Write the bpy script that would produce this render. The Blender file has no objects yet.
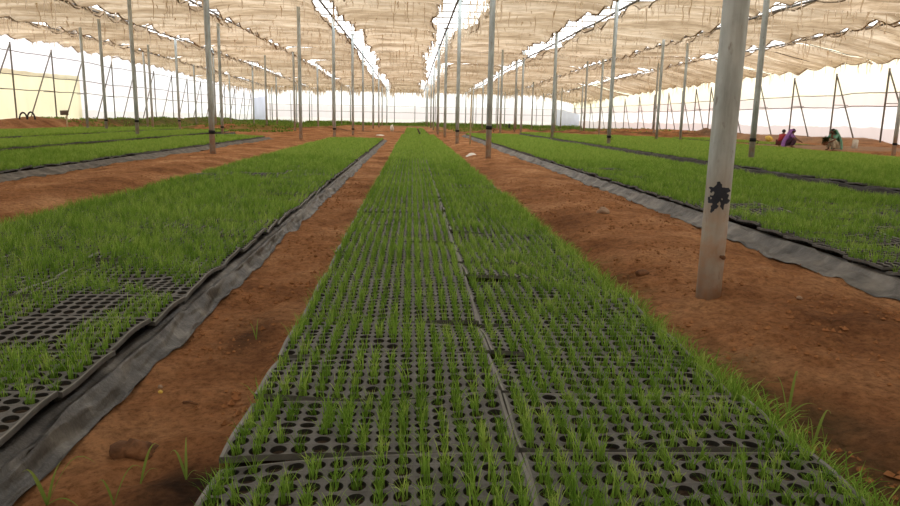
import bpy, bmesh, math, random
import numpy as np
from mathutils import Vector, Matrix

random.seed(7)
rng = np.random.default_rng(11)
PI = math.pi
scene = bpy.context.scene
COL = scene.collection

# ------------------------------------------------------------------ camera
F_PX, CAM_H = 700.0, 1.25
PITCH = math.atan((253 - 118) / F_PX)
ROLL = math.radians(1.15)
YAW = math.radians(3.269)


def cam_axes():
    f = Vector((math.sin(YAW) * math.cos(PITCH), math.cos(YAW) * math.cos(PITCH), -math.sin(PITCH)))
    r = Vector((math.cos(YAW), -math.sin(YAW), 0))
    u = r.cross(f)
    c, s = math.cos(ROLL), math.sin(ROLL)
    return r * c + u * s, u * c - r * s, f


CR, CU, CF = cam_axes()


def ground_at(px, py, z=0.0):
    """Ground point that a measured photo point stands on."""
    d = CR * ((px - 450) / F_PX) + CU * ((253 - py) / F_PX) + CF
    t = (z - CAM_H) / d.z
    return t * d.x, t * d.y


def project(x, y, z):
    d = Vector((x, y, z - CAM_H))
    k = d.dot(CF)
    if k <= 0.05:
        return None
    return 450 + F_PX * d.dot(CR) / k, 253 - F_PX * d.dot(CU) / k, k


cam_data = bpy.data.cameras.new('camera')
cam_data.sensor_width = 36
cam_data.lens = 36 * F_PX / 900
cam_data.clip_start, cam_data.clip_end = 0.05, 600
cam = bpy.data.objects.new('camera', cam_data)
COL.objects.link(cam)
m = Matrix((CR, CU, -CF)).transposed().to_4x4()
m.translation = Vector((0, 0, CAM_H))
cam.matrix_world = m
scene.camera = cam

# ------------------------------------------------------------------ noise
_tab = rng.random((256, 256))


def vnoise(x, y, seed=0):
    x = np.asarray(x, float) + seed * 17.31
    y = np.asarray(y, float) + seed * 9.77
    xi, yi = np.floor(x).astype(int), np.floor(y).astype(int)
    fx, fy = x - xi, y - yi
    fx, fy = fx * fx * (3 - 2 * fx), fy * fy * (3 - 2 * fy)
    g = lambda a, b: _tab[a % 256, b % 256]
    return (g(xi, yi) * (1 - fx) + g(xi + 1, yi) * fx) * (1 - fy) + (g(xi, yi + 1) * (1 - fx) + g(xi + 1, yi + 1) * fx) * fy


def fbm(x, y, seed=0, octs=4):
    s, a, t = 0, 1.0, 0
    for o in range(octs):
        s = s + a * (vnoise(np.asarray(x) * 2 ** o, np.asarray(y) * 2 ** o, seed + o) - .5)
        t += a
        a *= .5
    return s / t * 2


def sstep(a, b, x):
    t = np.clip((np.asarray(x, float) - a) / (b - a), 0, 1)
    return t * t * (3 - 2 * t)


# ------------------------------------------------------------------ materials
def new_mat(name):
    mt = bpy.data.materials.new(name)
    mt.use_nodes = True
    nt = mt.node_tree
    nt.nodes.clear()
    out = nt.nodes.new('ShaderNodeOutputMaterial')
    return mt, nt, out


def N(nt, kind, **kw):
    n = nt.nodes.new(kind)
    for k, v in kw.items():
        setattr(n, k, v)
    return n


def ramp(nt, stops, src, interp='LINEAR'):
    r = N(nt, 'ShaderNodeValToRGB')
    r.color_ramp.interpolation = interp
    el = r.color_ramp.elements
    while len(el) < len(stops):
        el.new(0.5)
    for e, (p, c) in zip(el, stops):
        e.position = p
        e.color = (*c, 1)
    nt.links.new(src, r.inputs[0])
    return r.outputs[0]


def noise_fac(nt, scale, detail=4, coord='Object', stretch=(1, 1, 1), rough=.6):
    tc = N(nt, 'ShaderNodeTexCoord')
    mp = N(nt, 'ShaderNodeMapping')
    mp.inputs['Scale'].default_value = stretch
    nt.links.new(tc.outputs[coord], mp.inputs[0])
    n = N(nt, 'ShaderNodeTexNoise')
    n.inputs['Scale'].default_value = scale
    n.inputs['Detail'].default_value = detail
    n.inputs['Roughness'].default_value = rough
    nt.links.new(mp.outputs[0], n.inputs['Vector'])
    return n.outputs[0]


def mix_col(nt, fac, a, b, mode='MIX'):
    mx = N(nt, 'ShaderNodeMix', data_type='RGBA', blend_type=mode)
    for sock, v in ((mx.inputs[0], fac), (mx.inputs[6], a), (mx.inputs[7], b)):
        if isinstance(v, (int, float)):
            sock.default_value = v
        elif isinstance(v, tuple):
            sock.default_value = (*v, 1)
        else:
            nt.links.new(v, sock)
    return mx.outputs[2]


def principled(name, stops, scale=8, detail=5, rough=.8, bump=0, bump_scale=None, coord='Object', stretch=(1, 1, 1), spec=.3, metallic=0.0):
    mt, nt, out = new_mat(name)
    b = N(nt, 'ShaderNodeBsdfPrincipled')
    b.inputs['Roughness'].default_value = rough
    b.inputs['Specular IOR Level'].default_value = spec
    b.inputs['Metallic'].default_value = metallic
    fac = noise_fac(nt, scale, detail, coord, stretch)
    nt.links.new(ramp(nt, stops, fac), b.inputs['Base Color'])
    if bump:
        bp = N(nt, 'ShaderNodeBump')
        bp.inputs['Strength'].default_value = bump
        bp.inputs['Distance'].default_value = .02
        nt.links.new(noise_fac(nt, bump_scale or scale * 3, 6, coord), bp.inputs['Height'])
        nt.links.new(bp.outputs[0], b.inputs['Normal'])
    nt.links.new(b.outputs[0], out.inputs[0])
    return mt


def plain(name, c, rough=.7, spec=.3, vary=.25, scale=12):
    lo = tuple(v * (1 - vary) for v in c)
    hi = tuple(min(1, v * (1 + vary)) for v in c)
    return principled(name, [(.3, lo), (.7, hi)], scale=scale, rough=rough, spec=spec)


def film_mat(name, bands, z_lo, z_hi, diff=.12, wrinkle=.1):
    """Backlit white polythene; bands: (height, colour), along object Z."""
    mt, nt, out = new_mat(name)
    tc = N(nt, 'ShaderNodeTexCoord')
    sp = N(nt, 'ShaderNodeSeparateXYZ')
    nt.links.new(tc.outputs['Object'], sp.inputs[0])
    nz = noise_fac(nt, .35, 3)
    ad = N(nt, 'ShaderNodeMath', operation='MULTIPLY_ADD')
    nt.links.new(nz, ad.inputs[0])
    ad.inputs[1].default_value = .5
    nt.links.new(sp.outputs[2], ad.inputs[2])
    mr = N(nt, 'ShaderNodeMapRange')
    mr.inputs['From Min'].default_value = z_lo + .25
    mr.inputs['From Max'].default_value = z_hi + .25
    nt.links.new(ad.outputs[0], mr.inputs[0])
    stops = []
    for i, (z, c) in enumerate(bands):
        p = (z - z_lo) / (z_hi - z_lo)
        if i:
            stops.append((max(0, p - .012), bands[i - 1][1]))
        stops.append((max(0, p), c))
    col = ramp(nt, stops, mr.outputs[0])
    wr = noise_fac(nt, 1.2, 6, 'Object', (1, 1, .35))
    col = mix_col(nt, wrinkle, col, ramp(nt, [(.3, (.55, .5, .5)), (.65, (1, 1, 1))], wr), 'MULTIPLY')
    tr = N(nt, 'ShaderNodeBsdfTranslucent')
    df = N(nt, 'ShaderNodeBsdfDiffuse')
    nt.links.new(col, tr.inputs[0])
    nt.links.new(col, df.inputs[0])
    mx = N(nt, 'ShaderNodeMixShader')
    mx.inputs[0].default_value = diff
    nt.links.new(tr.outputs[0], mx.inputs[1])
    nt.links.new(df.outputs[0], mx.inputs[2])
    nt.links.new(mx.outputs[0], out.inputs[0])
    return mt


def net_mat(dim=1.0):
    mt, nt, out = new_mat('shade_net_cloth')
    info = N(nt, 'ShaderNodeObjectInfo')
    big = noise_fac(nt, .8, 6, 'Object', (.30, 1.9, 1), .65)
    fine = noise_fac(nt, 5, 5, 'Object', (.22, 3, 1), .7)
    thread = noise_fac(nt, 4, 3, 'Object', (3.2, .12, 1))
    patch = noise_fac(nt, .33, 3, 'Object', (1, 1, 1))
    col = ramp(nt, [(.30, (.33, .25, .165)), (.47, (.60, .485, .35)), (.66, (.90, .80, .66))], big)
    col = mix_col(nt, .6, col, ramp(nt, [(.3, (.45, .41, .37)), (.58, (1, 1, 1))], fine), 'MULTIPLY')
    col = mix_col(nt, .55, col, ramp(nt, [(.30, (.45, .42, .38)), (.40, (1, 1, 1))], thread), 'MULTIPLY')
    col = mix_col(nt, .55, col, ramp(nt, [(.35, (.62, .58, .53)), (.6, (1.05, 1.04, 1.03))], patch), 'MULTIPLY')
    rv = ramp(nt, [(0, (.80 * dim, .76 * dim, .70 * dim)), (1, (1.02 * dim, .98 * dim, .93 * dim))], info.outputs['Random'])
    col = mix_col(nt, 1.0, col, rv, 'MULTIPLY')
    tr = N(nt, 'ShaderNodeBsdfTranslucent')
    df = N(nt, 'ShaderNodeBsdfDiffuse')
    nt.links.new(col, tr.inputs[0])
    nt.links.new(col, df.inputs[0])
    mx = N(nt, 'ShaderNodeMixShader')
    mx.inputs[0].default_value = .42
    nt.links.new(tr.outputs[0], mx.inputs[1])
    nt.links.new(df.outputs[0], mx.inputs[2])
    nt.links.new(mx.outputs[0], out.inputs[0])
    return mt


def grass_mat(name, lo, mid, hi):
    mt, nt, out = new_mat(name)
    at = N(nt, 'ShaderNodeAttribute', attribute_name='tint')
    geo = N(nt, 'ShaderNodeTexCoord')
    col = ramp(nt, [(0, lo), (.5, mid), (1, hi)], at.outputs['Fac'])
    info = N(nt, 'ShaderNodeObjectInfo')
    rv = ramp(nt, [(0, (.85, .9, .8)), (1, (1, 1, 1))], info.outputs['Random'])
    col = mix_col(nt, 1.0, col, rv, 'MULTIPLY')
    tr = N(nt, 'ShaderNodeBsdfTranslucent')
    df = N(nt, 'ShaderNodeBsdfDiffuse')
    nt.links.new(col, tr.inputs[0])
    nt.links.new(col, df.inputs[0])
    mx = N(nt, 'ShaderNodeMixShader')
    mx.inputs[0].default_value = .5
    nt.links.new(tr.outputs[0], mx.inputs[1])
    nt.links.new(df.outputs[0], mx.inputs[2])
    nt.links.new(mx.outputs[0], out.inputs[0])
    return mt


def ground_mat():
    mt, nt, out = new_mat('red_soil')
    b = N(nt, 'ShaderNodeBsdfPrincipled')
    b.inputs['Roughness'].default_value = .95
    b.inputs['Specular IOR Level'].default_value = .1
    n1 = noise_fac(nt, .9, 8)
    n2 = noise_fac(nt, 14, 6)
    col = ramp(nt, [(.28, (.18, .077, .031)), (.5, (.42, .20, .088)), (.7, (.60, .335, .17))], n1)
    col = mix_col(nt, .55, col, ramp(nt, [(.34, (.42, .37, .33)), (.55, (1, 1, 1)), (.75, (1.25, 1.2, 1.15))], n2), 'MULTIPLY')
    n3 = noise_fac(nt, 34, 6, rough=.75)
    col = mix_col(nt, .85, col, ramp(nt, [(.32, (.45, .40, .36)), (.5, (1, 1, 1)), (.7, (1.3, 1.25, 1.2))], n3), 'MULTIPLY')
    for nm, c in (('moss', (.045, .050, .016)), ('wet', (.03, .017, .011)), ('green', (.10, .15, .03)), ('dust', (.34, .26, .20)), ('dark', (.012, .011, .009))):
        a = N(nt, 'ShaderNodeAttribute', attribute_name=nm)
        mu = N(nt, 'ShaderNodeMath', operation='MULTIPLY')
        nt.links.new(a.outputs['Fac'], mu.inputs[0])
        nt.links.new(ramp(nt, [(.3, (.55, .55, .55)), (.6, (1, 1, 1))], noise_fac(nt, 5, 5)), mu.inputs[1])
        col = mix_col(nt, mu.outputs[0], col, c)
    nt.links.new(col, b.inputs['Base Color'])
    bp = N(nt, 'ShaderNodeBump')
    bp.inputs['Strength'].default_value = 1.0
    bp.inputs['Distance'].default_value = .09
    nt.links.new(noise_fac(nt, 9, 12, rough=.75), bp.inputs['Height'])
    nt.links.new(bp.outputs[0], b.inputs['Normal'])
    nt.links.new(b.outputs[0], out.inputs[0])
    return mt


def pole_mat(name, rust):
    """Galvanised tube: mottled grey, soil-stained towards the foot."""
    mt, nt, out = new_mat(name)
    b = N(nt, 'ShaderNodeBsdfPrincipled')
    b.inputs['Roughness'].default_value = .55
    b.inputs['Metallic'].default_value = .1
    tc = N(nt, 'ShaderNodeTexCoord')
    sp = N(nt, 'ShaderNodeSeparateXYZ')
    nt.links.new(tc.outputs['Object'], sp.inputs[0])
    col = ramp(nt, [(.3, (.35, .41, .42)), (.5, (.47, .535, .55)), (.7, (.60, .67, .68))], noise_fac(nt, 4, 8, 'Object', (1, 1, .5)))
    col = mix_col(nt, .6, col, ramp(nt, [(.34, (.42, .40, .36)), (.58, (1.08, 1.08, 1.08))], noise_fac(nt, 9, 6, 'Object', (1, 1, .12))), 'MULTIPLY')
    spk = ramp(nt, [(.60, (0, 0, 0)), (.68, (1, 1, 1))], noise_fac(nt, 16, 8, 'Object', (1, 1, .35)))
    mu = N(nt, 'ShaderNodeMath', operation='MULTIPLY')
    nt.links.new(spk, mu.inputs[0])
    mu.inputs[1].default_value = .5
    col = mix_col(nt, mu.outputs[0], col, (.13, .085, .05))
    mr = N(nt, 'ShaderNodeMapRange')
    mr.inputs['From Min'].default_value = rust
    mr.inputs['From Max'].default_value = rust * .35
    nt.links.new(sp.outputs[2], mr.inputs[0])
    m2 = N(nt, 'ShaderNodeMath', operation='MULTIPLY')
    nt.links.new(mr.outputs[0], m2.inputs[0])
    nt.links.new(ramp(nt, [(.35, (.35, .35, .35)), (.6, (.95, .95, .95))], noise_fac(nt, 6, 6)), m2.inputs[1])
    col = mix_col(nt, m2.outputs[0], col, (.44, .30, .21))
    nt.links.new(col, b.inputs['Base Color'])
    nt.links.new(b.outputs[0], out.inputs[0])
    return mt


M = dict(
    soil=ground_mat(),
    tray=principled('tray_plastic', [(.3, (.055, .055, .053)), (.6, (.105, .104, .10)), (.8, (.17, .168, .16))], scale=9, rough=.6, spec=.4),
    rim=plain('worn_tray_rim', (.185, .185, .175), rough=.55, spec=.4),
    cup=plain('tray_cup', (.02, .02, .018), rough=.7),
    crumb=principled('loose_soil', [(.3, (.17, .075, .03)), (.7, (.42, .20, .09))], scale=3, rough=1, spec=.05),
    plug=principled('potting_soil', [(.3, (.014, .010, .007)), (.7, (.06, .042, .028))], scale=60, rough=1, spec=.05),
    net=net_mat(),
    net_dimmed=net_mat(.62),  # darkened copy for the unseen near panels, dims the light on the foreground
    fringe=film_mat('frayed_net', [(-9, (.80, .68, .52)), (9, (.80, .68, .52))], -9, 9, diff=.55, wrinkle=.3),
    hem=plain('rolled_net_hem', (.34, .25, .165), rough=.9),
    grass=grass_mat('seedling_green', (.135, .265, .036), (.28, .465, .08), (.53, .66, .18)),
    dark_leaf=grass_mat('dark_leaf', (.03, .04, .015), (.06, .07, .03), (.12, .14, .05)),
    weed=grass_mat('weed_green', (.09, .16, .03), (.22, .33, .07), (.42, .50, .14)),
    film=principled('grey_plastic_film', [(.32, (.016, .016, .015)), (.5, (.075, .074, .070)), (.68, (.17, .163, .148))], scale=3.2, detail=8, rough=.5, spec=.5, bump=.8, bump_scale=9),
    black=principled('black_plastic_film', [(.36, (.006, .006, .006)), (.55, (.04, .039, .037)), (.72, (.17, .165, .15))], scale=4, detail=8, rough=.45, spec=.5, bump=.8, bump_scale=9),
    jet=plain('jet_black_film', (.010, .010, .010), rough=.5),
    pole=pole_mat('galvanised_pole', 1.0),
    thin=plain('weathered_post', (.17, .155, .13)),
    wire=plain('steel_wire', (.16, .14, .115), rough=.6),
    pipe=plain('roof_pipe', (.13, .115, .10), rough=.6),
    paint=plain('navy_paint', (.028, .034, .05), rough=.8),
    rust=plain('rusty_iron', (.13, .06, .03), rough=.9),
    band=plain('black_tie', (.012, .012, .014), rough=.7),
    wall_back=film_mat('end_wall_film', [(0, (.86, .82, .78)), (.9, (.76, .71, .72)), (3.0, (.97, .97, .97))], 0, 7),
    wall_left=film_mat('side_wall_film', [(0, (.80, .79, .77)), (1.3, (.96, .96, .97)), (2.9, (.86, .82, .85)), (3.6, (.90, .91, .97))], 0, 7),
    wall_right=film_mat('side_wall_film_cream', [(0, (.66, .60, .59)), (1.2, (.96, .95, .95)), (2.45, (.80, .72, .69)), (3.25, (.97, .945, .74))], 0, 7),
    wall_front=film_mat('entrance_film', [(0, (.30, .24, .17)), (3, (.30, .24, .17))], 0, 7),
    yellow_sheet=film_mat('yellow_sheet_film', [(0, (.84, .80, .56)), (5, (.84, .80, .56))], 0, 5, wrinkle=.2),
    blue_sheet=film_mat('bluish_sheet_film', [(0, (.74, .80, .93)), (5, (.74, .80, .93))], 0, 5, wrinkle=.2),
    white=plain('white_cloth', (.78, .76, .72), vary=.1),
    stone=principled('pale_stone', [(.3, (.22, .14, .09)), (.7, (.46, .34, .25))], scale=9, rough=1),
    clod=principled('dark_clod', [(.3, (.06, .028, .014)), (.7, (.24, .115, .055))], scale=12, rough=1, bump=.6),
    slab=principled('pale_slab', [(.3, (.50, .47, .43)), (.7, (.74, .72, .68))], scale=5, rough=.95),
    yellow=plain('yellow_bag', (.75, .55, .13)),
    wood=plain('stick_wood', (.50, .42, .27)),
    board=plain('brown_board', (.14, .10, .075)),
    hose=plain('black_rubber', (.015, .015, .015), rough=.5),
    skin=plain('brown_skin', (.16, .082, .05), rough=.6, vary=.1),
    hair=plain('black_hair', (.012, .010, .009), rough=.5),
    eye=plain('dark_eye', (.01, .008, .006), rough=.3),
    red_cloth=plain('red_cloth', (.36, .035, .045)),
    maroon_cloth=plain('maroon_cloth', (.13, .035, .035)),
    purple_cloth=plain('purple_cloth', (.27, .12, .42)),
    plum_cloth=plain('plum_cloth', (.06, .03, .055)),
    green_cloth=plain('teal_green_cloth', (.12, .31, .23)),
    grey_cloth=plain('grey_cloth', (.16, .15, .13)),
    pale_cloth=plain('pale_cloth', (.42, .40, .32)),
)


# ------------------------------------------------------------------ builders
def link(o, parent=None):
    COL.objects.link(o)
    if parent is not None:
        o.parent = parent
    return o


def empty(name, loc=(0, 0, 0), rotz=0):
    o = bpy.data.objects.new(name, None)
    o.empty_display_size = .1
    o.location = loc
    o.rotation_euler = (0, 0, rotz)
    return link(o)


def tag(o, label=None, cat=None, group=None, kind=None):
    if label:
        o['label'] = label
    if cat:
        o['category'] = cat
    if group:
        o['group'] = group
    if kind:
        o['kind'] = kind
    return o


def mesh_np(name, V, F, mats, midx=None, smooth=True, tint=None):
    """Faces F: list of (k x n) int arrays (tri or quad blocks)."""
    me = bpy.data.meshes.new(name)
    V = np.ascontiguousarray(V, np.float32)
    blocks = F if isinstance(F, list) else [F]
    blocks = [np.asarray(b, np.int32) for b in blocks if len(b)]
    nl = sum(b.size for b in blocks)
    npoly = sum(len(b) for b in blocks)
    me.vertices.add(len(V))
    me.vertices.foreach_set('co', V.ravel())
    me.loops.add(nl)
    me.loops.foreach_set('vertex_index', np.concatenate([b.ravel() for b in blocks]))
    me.polygons.add(npoly)
    sizes = np.concatenate([np.full(len(b), b.shape[1], np.int32) for b in blocks])
    starts = np.concatenate([[0], np.cumsum(sizes)[:-1]]).astype(np.int32)
    me.polygons.foreach_set('loop_start', starts)
    if midx is not None:
        me.polygons.foreach_set('material_index', np.asarray(midx, np.int32))
    me.polygons.foreach_set('use_smooth', np.full(npoly, smooth))
    for mt in (mats if isinstance(mats, (list, tuple)) else [mats]):
        me.materials.append(mt)
    if tint is not None:
        a = me.attributes.new('tint', 'FLOAT', 'POINT')
        a.data.foreach_set('value', np.asarray(tint, np.float32))
    me.update(calc_edges=True)
    return me


def obj(name, me, parent=None, loc=(0, 0, 0), rot=(0, 0, 0)):
    o = bpy.data.objects.new(name, me)
    o.location = loc
    o.rotation_euler = rot
    return link(o, parent)


class MB:
    def __init__(self):
        self.v, self.f = [], []

    def tube(self, pts, r, n=8, cap=True):
        pts = [Vector(p) for p in pts]
        rs = r if isinstance(r, (list, tuple)) else [r] * len(pts)
        base = len(self.v)
        up = Vector((0, 0, 1))
        for i, p in enumerate(pts):
            d = (pts[min(i + 1, len(pts) - 1)] - pts[max(i - 1, 0)]).normalized()
            a = up if abs(d.dot(up)) < .95 else Vector((1, 0, 0))
            s = d.cross(a).normalized()
            t = s.cross(d)
            for k in range(n):
                q = 2 * PI * k / n
                self.v.append(tuple(p + (s * math.cos(q) + t * math.sin(q)) * rs[i]))
        for i in range(len(pts) - 1):
            for k in range(n):
                a, b = base + i * n + k, base + i * n + (k + 1) % n
                self.f.append((a, b, b + n, a + n))
        if cap:
            self.f.append(tuple(base + k for k in range(n))[::-1])
            self.f.append(tuple(base + (len(pts) - 1) * n + k for k in range(n)))
        return self

    def box(self, c, s, rot=None, bev=0):
        bm = bmesh.new()
        bmesh.ops.create_cube(bm, size=1)
        bmesh.ops.scale(bm, vec=s, verts=bm.verts)
        if bev:
            bmesh.ops.bevel(bm, geom=bm.edges[:], offset=bev, segments=2, affect='EDGES')
        if rot:
            bmesh.ops.rotate(bm, matrix=rot, verts=bm.verts)
        bmesh.ops.translate(bm, vec=c, verts=bm.verts)
        b = len(self.v)
        bm.verts.index_update()
        self.v += [tuple(v.co) for v in bm.verts]
        self.f += [tuple(b + v.index for v in f.verts) for f in bm.faces]
        bm.free()
        return self

    def blob(self, c, s, seed=0, amp=.25, sub=3, freq=1.6):
        bm = bmesh.new()
        bmesh.ops.create_icosphere(bm, subdivisions=sub, radius=1)
        b = len(self.v)
        bm.verts.index_update()
        for v in bm.verts:
            p = v.co
            k = 1 + amp * float(fbm(p.x * freq + p.z * .7, p.y * freq - p.z * .9, seed, 3))
            self.v.append((c[0] + p.x * s[0] * k, c[1] + p.y * s[1] * k, c[2] + p.z * s[2] * k))
        self.f += [tuple(b + v.index for v in f.verts) for f in bm.faces]
        bm.free()
        return self

    def build(self, name, mat, parent=None, loc=(0, 0, 0), rot=(0, 0, 0), smooth=True):
        me = bpy.data.meshes.new(name)
        me.from_pydata(self.v, [], self.f)
        for p in me.polygons:
            p.use_smooth = smooth
        me.materials.append(mat)
        me.update()
        return obj(name, me, parent, loc, rot)


def grid_faces(nx, ny):
    i = np.arange(nx - 1)[None, :] + nx * np.arange(ny - 1)[:, None]
    i = i.ravel()
    return np.stack([i, i + 1, i + 1 + nx, i + nx], 1)


ONES = ['', 'first', 'second', 'third', 'fourth', 'fifth', 'sixth', 'seventh', 'eighth', 'ninth', 'tenth', 'eleventh', 'twelfth', 'thirteenth',
        'fourteenth', 'fifteenth', 'sixteenth', 'seventeenth', 'eighteenth', 'nineteenth']
TENS = {2: ('twentieth', 'twenty'), 3: ('thirtieth', 'thirty'), 4: ('fortieth', 'forty'), 5: ('fiftieth', 'fifty'), 6: ('sixtieth', 'sixty'),
        7: ('seventieth', 'seventy'), 8: ('eightieth', 'eighty'), 9: ('ninetieth', 'ninety')}


def nth(n):
    if n < 20:
        return ONES[n]
    t, u = divmod(n, 10)
    return TENS[t][0] if u == 0 else f'{TENS[t][1]}-{ONES[u]}'


# ------------------------------------------------------------------ layout of the beds
# name, x0, x1, y0, y1, top height
BEDS = [
    ('middle bed', -0.64, 1.42, 1.20, 46.0, .11),
    ('film-edged bed', -4.02, -1.42, 1.20, 36.5, .13),
    ('broad bed beyond the thick pole', 3.74, 7.34, 2.6, 50.0, .17),
    ('second bed beyond the thick pole', 7.80, 11.40, 7.0, 51.5, .27),
    ('third bed beyond the thick pole', 11.85, 15.45, 11.0, 52.5, .19),
    ('fourth bed beyond the thick pole', 15.90, 17.98, 14.0, 53.0, .12),
    ('first bed across the broad path', -10.55, -7.40, 7.0, 37.0, .14),
    ('second bed across the broad path', -14.2, -10.85, 11.0, 44.0, .20),
    ('third bed across the broad path', -18.0, -14.5, 15.0, 47.0, .24),
    ('fourth bed across the broad path', -22.2, -18.3, 19.0, 49.0, .12),
    ('workers bed', 19.6, 22.6, 38.5, 53.0, .12),
    ('end bed', -0.55, 1.3, 47.5, 76.0, .10),
]
X_L, X_R, Y_B, Y_F = -27.0, 28.0, 125.0, -9.0
Z_NET = 6.4


def roof_z(x, y):
    return Z_NET - .75 * sstep(55, 122, y) - 1.05 * sstep(21.5, 28, x)


def ground_z(x, y):
    x, y = np.asarray(x, float), np.asarray(y, float)
    z = .04 * fbm(x * .9, y * .9, 3) + .034 * fbm(x * 3.2, y * 3.2, 5)
    near = sstep(60, 25, y)
    z = z + near * .10 * sstep(1.55, 2.2, x) * sstep(3.55, 2.8, x) * (1 + .5 * fbm(x * .7, y * .35, 9))
    z = z + near * .10 * sstep(-4.3, -5.2, x) * sstep(-7.2, -6.0, x) * (1 + .6 * fbm(x * .5, y * .3, 8))
    z = z + .030 * fbm(x * 7, y * 7, 15, 3) * (.35 + vnoise(x * 1.1, y * 1.1, 19))
    for (_n, x0, x1, y0, y1, t) in BEDS:          # flat beds, a tray's depth below the tray tops
        ins = sstep(x0 - .12, x0 + .04, x) * sstep(x1 + .12, x1 - .04, x) * sstep(y0 - .2, y0, y) * sstep(y1 + .25, y1, y)
        z = z * (1 - ins) + (t - .085) * ins
    z = z + .13 * sstep(18.1, 18.5, x) * sstep(28, 30, y) * sstep(48, 42, y)
    # soil banks thrown up along the side walls and across the end of the beds
    z = z + .62 * sstep(-22.8, -24.6, x) * sstep(-27.5, -26.0, x) * sstep(34, 44, y) * sstep(120, 90, y) * (1 + .35 * fbm(x * .4, y * .4, 21))
    z = z + .34 * np.exp(-((y - 61 - 2 * fbm(x * .15, y * 0, 22)) / 2.6) ** 2) * sstep(4.5, 7, x) * sstep(27.5, 26, x) * (1 + .9 * fbm(x * .7, y * .7, 23))
    z = z + .30 * np.exp(-((y - 60 - 3 * fbm(x * .12, y * 0, 24)) / 2.4) ** 2) * sstep(-5, -7, x) * sstep(-20, -17, x) * (1 + .9 * fbm(x * .6, y * .6, 25))
    z = z + .45 * sstep(25.2, 26.5, x) * sstep(38, 44, y) * sstep(110, 80, y) * (1 + .3 * fbm(x * .5, y * .5, 26))
    z = z + .07 * np.exp(-(((x - 2.32) / .16) ** 2 + ((y - 4.78) / .14) ** 2)) - .05 * np.exp(-(((x - 2.36) / .05) ** 2 + ((y - 4.80) / .06) ** 2))
    return z


def gz(x, y):
    return float(ground_z(np.array([x]), np.array([y]))[0])


def build_ground():
    xs = np.concatenate([np.linspace(-45, -28, 12)[:-1], np.linspace(-28, -7.5, 70)[:-1], np.linspace(-7.5, -1.5, 70)[:-1], np.linspace(-1.5, 4.0, 140)[:-1], np.linspace(4, 28, 100)[:-1], np.linspace(28, 45, 12)])
    ys = np.concatenate([np.linspace(-12, 1, 14)[:-1], np.linspace(1, 9, 170)[:-1], np.linspace(9, 30, 170)[:-1], np.linspace(30, 80, 160)[:-1], np.linspace(80, 140, 40)])
    X, Y = np.meshgrid(xs, ys)
    Z = ground_z(X, Y)
    me = mesh_np('ground', np.stack([X, Y, Z], -1).reshape(-1, 3), grid_faces(len(xs), len(ys)), M['soil'])
    x, y = X.ravel(), Y.ravel()
    att = {
        'moss': np.clip(sstep(1.9, 1.5, x + .35 * fbm(x * 2.5, y * 2.5, 31)) * sstep(1.3, 1.4, x) * sstep(9, 3.5, y) * .75, 0, 1),
        'wet': np.clip(np.exp(-(((x + .74) / .17) ** 2 + ((y - 2.18) / .2) ** 2) * 1.0) * 1.8 + .8 * np.exp(-(((x + .93) / .14) ** 2 + ((y - 4.0) / .4) ** 2)) + .5 * np.exp(-(((x - 1.75) / .25) ** 2 + ((y - 2.5) / .4) ** 2))
                       + .55 * np.exp(-((y - 60.5) / 1.6) ** 2) * (fbm(x * .8, y * 1.2, 33) > 0), 0, 1),
        'green': np.clip(sstep(88, 104, y + 8 * fbm(x * .2, y * .2, 34)) + sstep(-9, -13, x) * sstep(49, 66, y) * (fbm(x * .3, y * .3, 35) > -.25) + .8 * sstep(1.8, 2.6, x) * sstep(64, 68, y) * (fbm(x * .3, y * .3, 36) > 0) * (np.abs(x) < 22), 0, 1) * .9,
        'dust': np.clip(sstep(18.4, 19.0, x) * sstep(27, 25, x) * sstep(30, 33, y) * sstep(41, 38, y) + .8 * sstep(24.5, 26, x) * sstep(38, 44, y) * sstep(70, 60, y), 0, 1) * .8,
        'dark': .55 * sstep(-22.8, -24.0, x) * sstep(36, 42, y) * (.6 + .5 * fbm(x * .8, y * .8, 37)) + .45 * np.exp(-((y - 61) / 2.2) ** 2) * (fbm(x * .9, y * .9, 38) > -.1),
    }
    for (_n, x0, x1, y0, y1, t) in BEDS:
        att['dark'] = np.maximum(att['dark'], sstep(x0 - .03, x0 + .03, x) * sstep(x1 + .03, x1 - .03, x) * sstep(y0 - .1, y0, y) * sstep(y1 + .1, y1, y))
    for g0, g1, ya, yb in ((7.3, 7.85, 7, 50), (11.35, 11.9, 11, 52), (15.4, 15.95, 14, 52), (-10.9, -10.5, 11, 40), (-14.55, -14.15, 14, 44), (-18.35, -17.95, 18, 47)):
        att['dark'] = np.maximum(att['dark'], sstep(g0 - .05, g0, x) * sstep(g1 + .05, g1, x) * sstep(ya - 1, ya, y) * sstep(yb + 1, yb, y) * .95)  # gap soil coloured near-black for both shadow and black film between beds
    for k, v in att.items():
        a = me.attributes.new(k, 'FLOAT', 'POINT')
        a.data.foreach_set('value', v.astype(np.float32))
    tag(obj('ground', me), 'red soil floor with bare paths between the seedling beds', kind='structure')


build_ground()

# ------------------------------------------------------------------ seedling trays
NX, NY, PITCH_C = 14, 7, .0722
TW, TD = NX * PITCH_C + .012, NY * PITCH_C + .008       # 1.023 x .513


def warp(x, y, k):
    r = [(.014, .3, .004), (.018, 2.0, .014), (.012, 4.1, -.010), (.020, 1.2, .018)][k]
    x, y = np.asarray(x), np.asarray(y)
    return r[0] * np.sin(x * 5.2 + r[1]) * np.cos(y * 4 + r[1] * 2) + r[2] * (x / .51) * (y / .25) - .012 * np.abs(x / .51) ** 3 * (k % 2) + .006 * np.sin(y * 12 + k)


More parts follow.
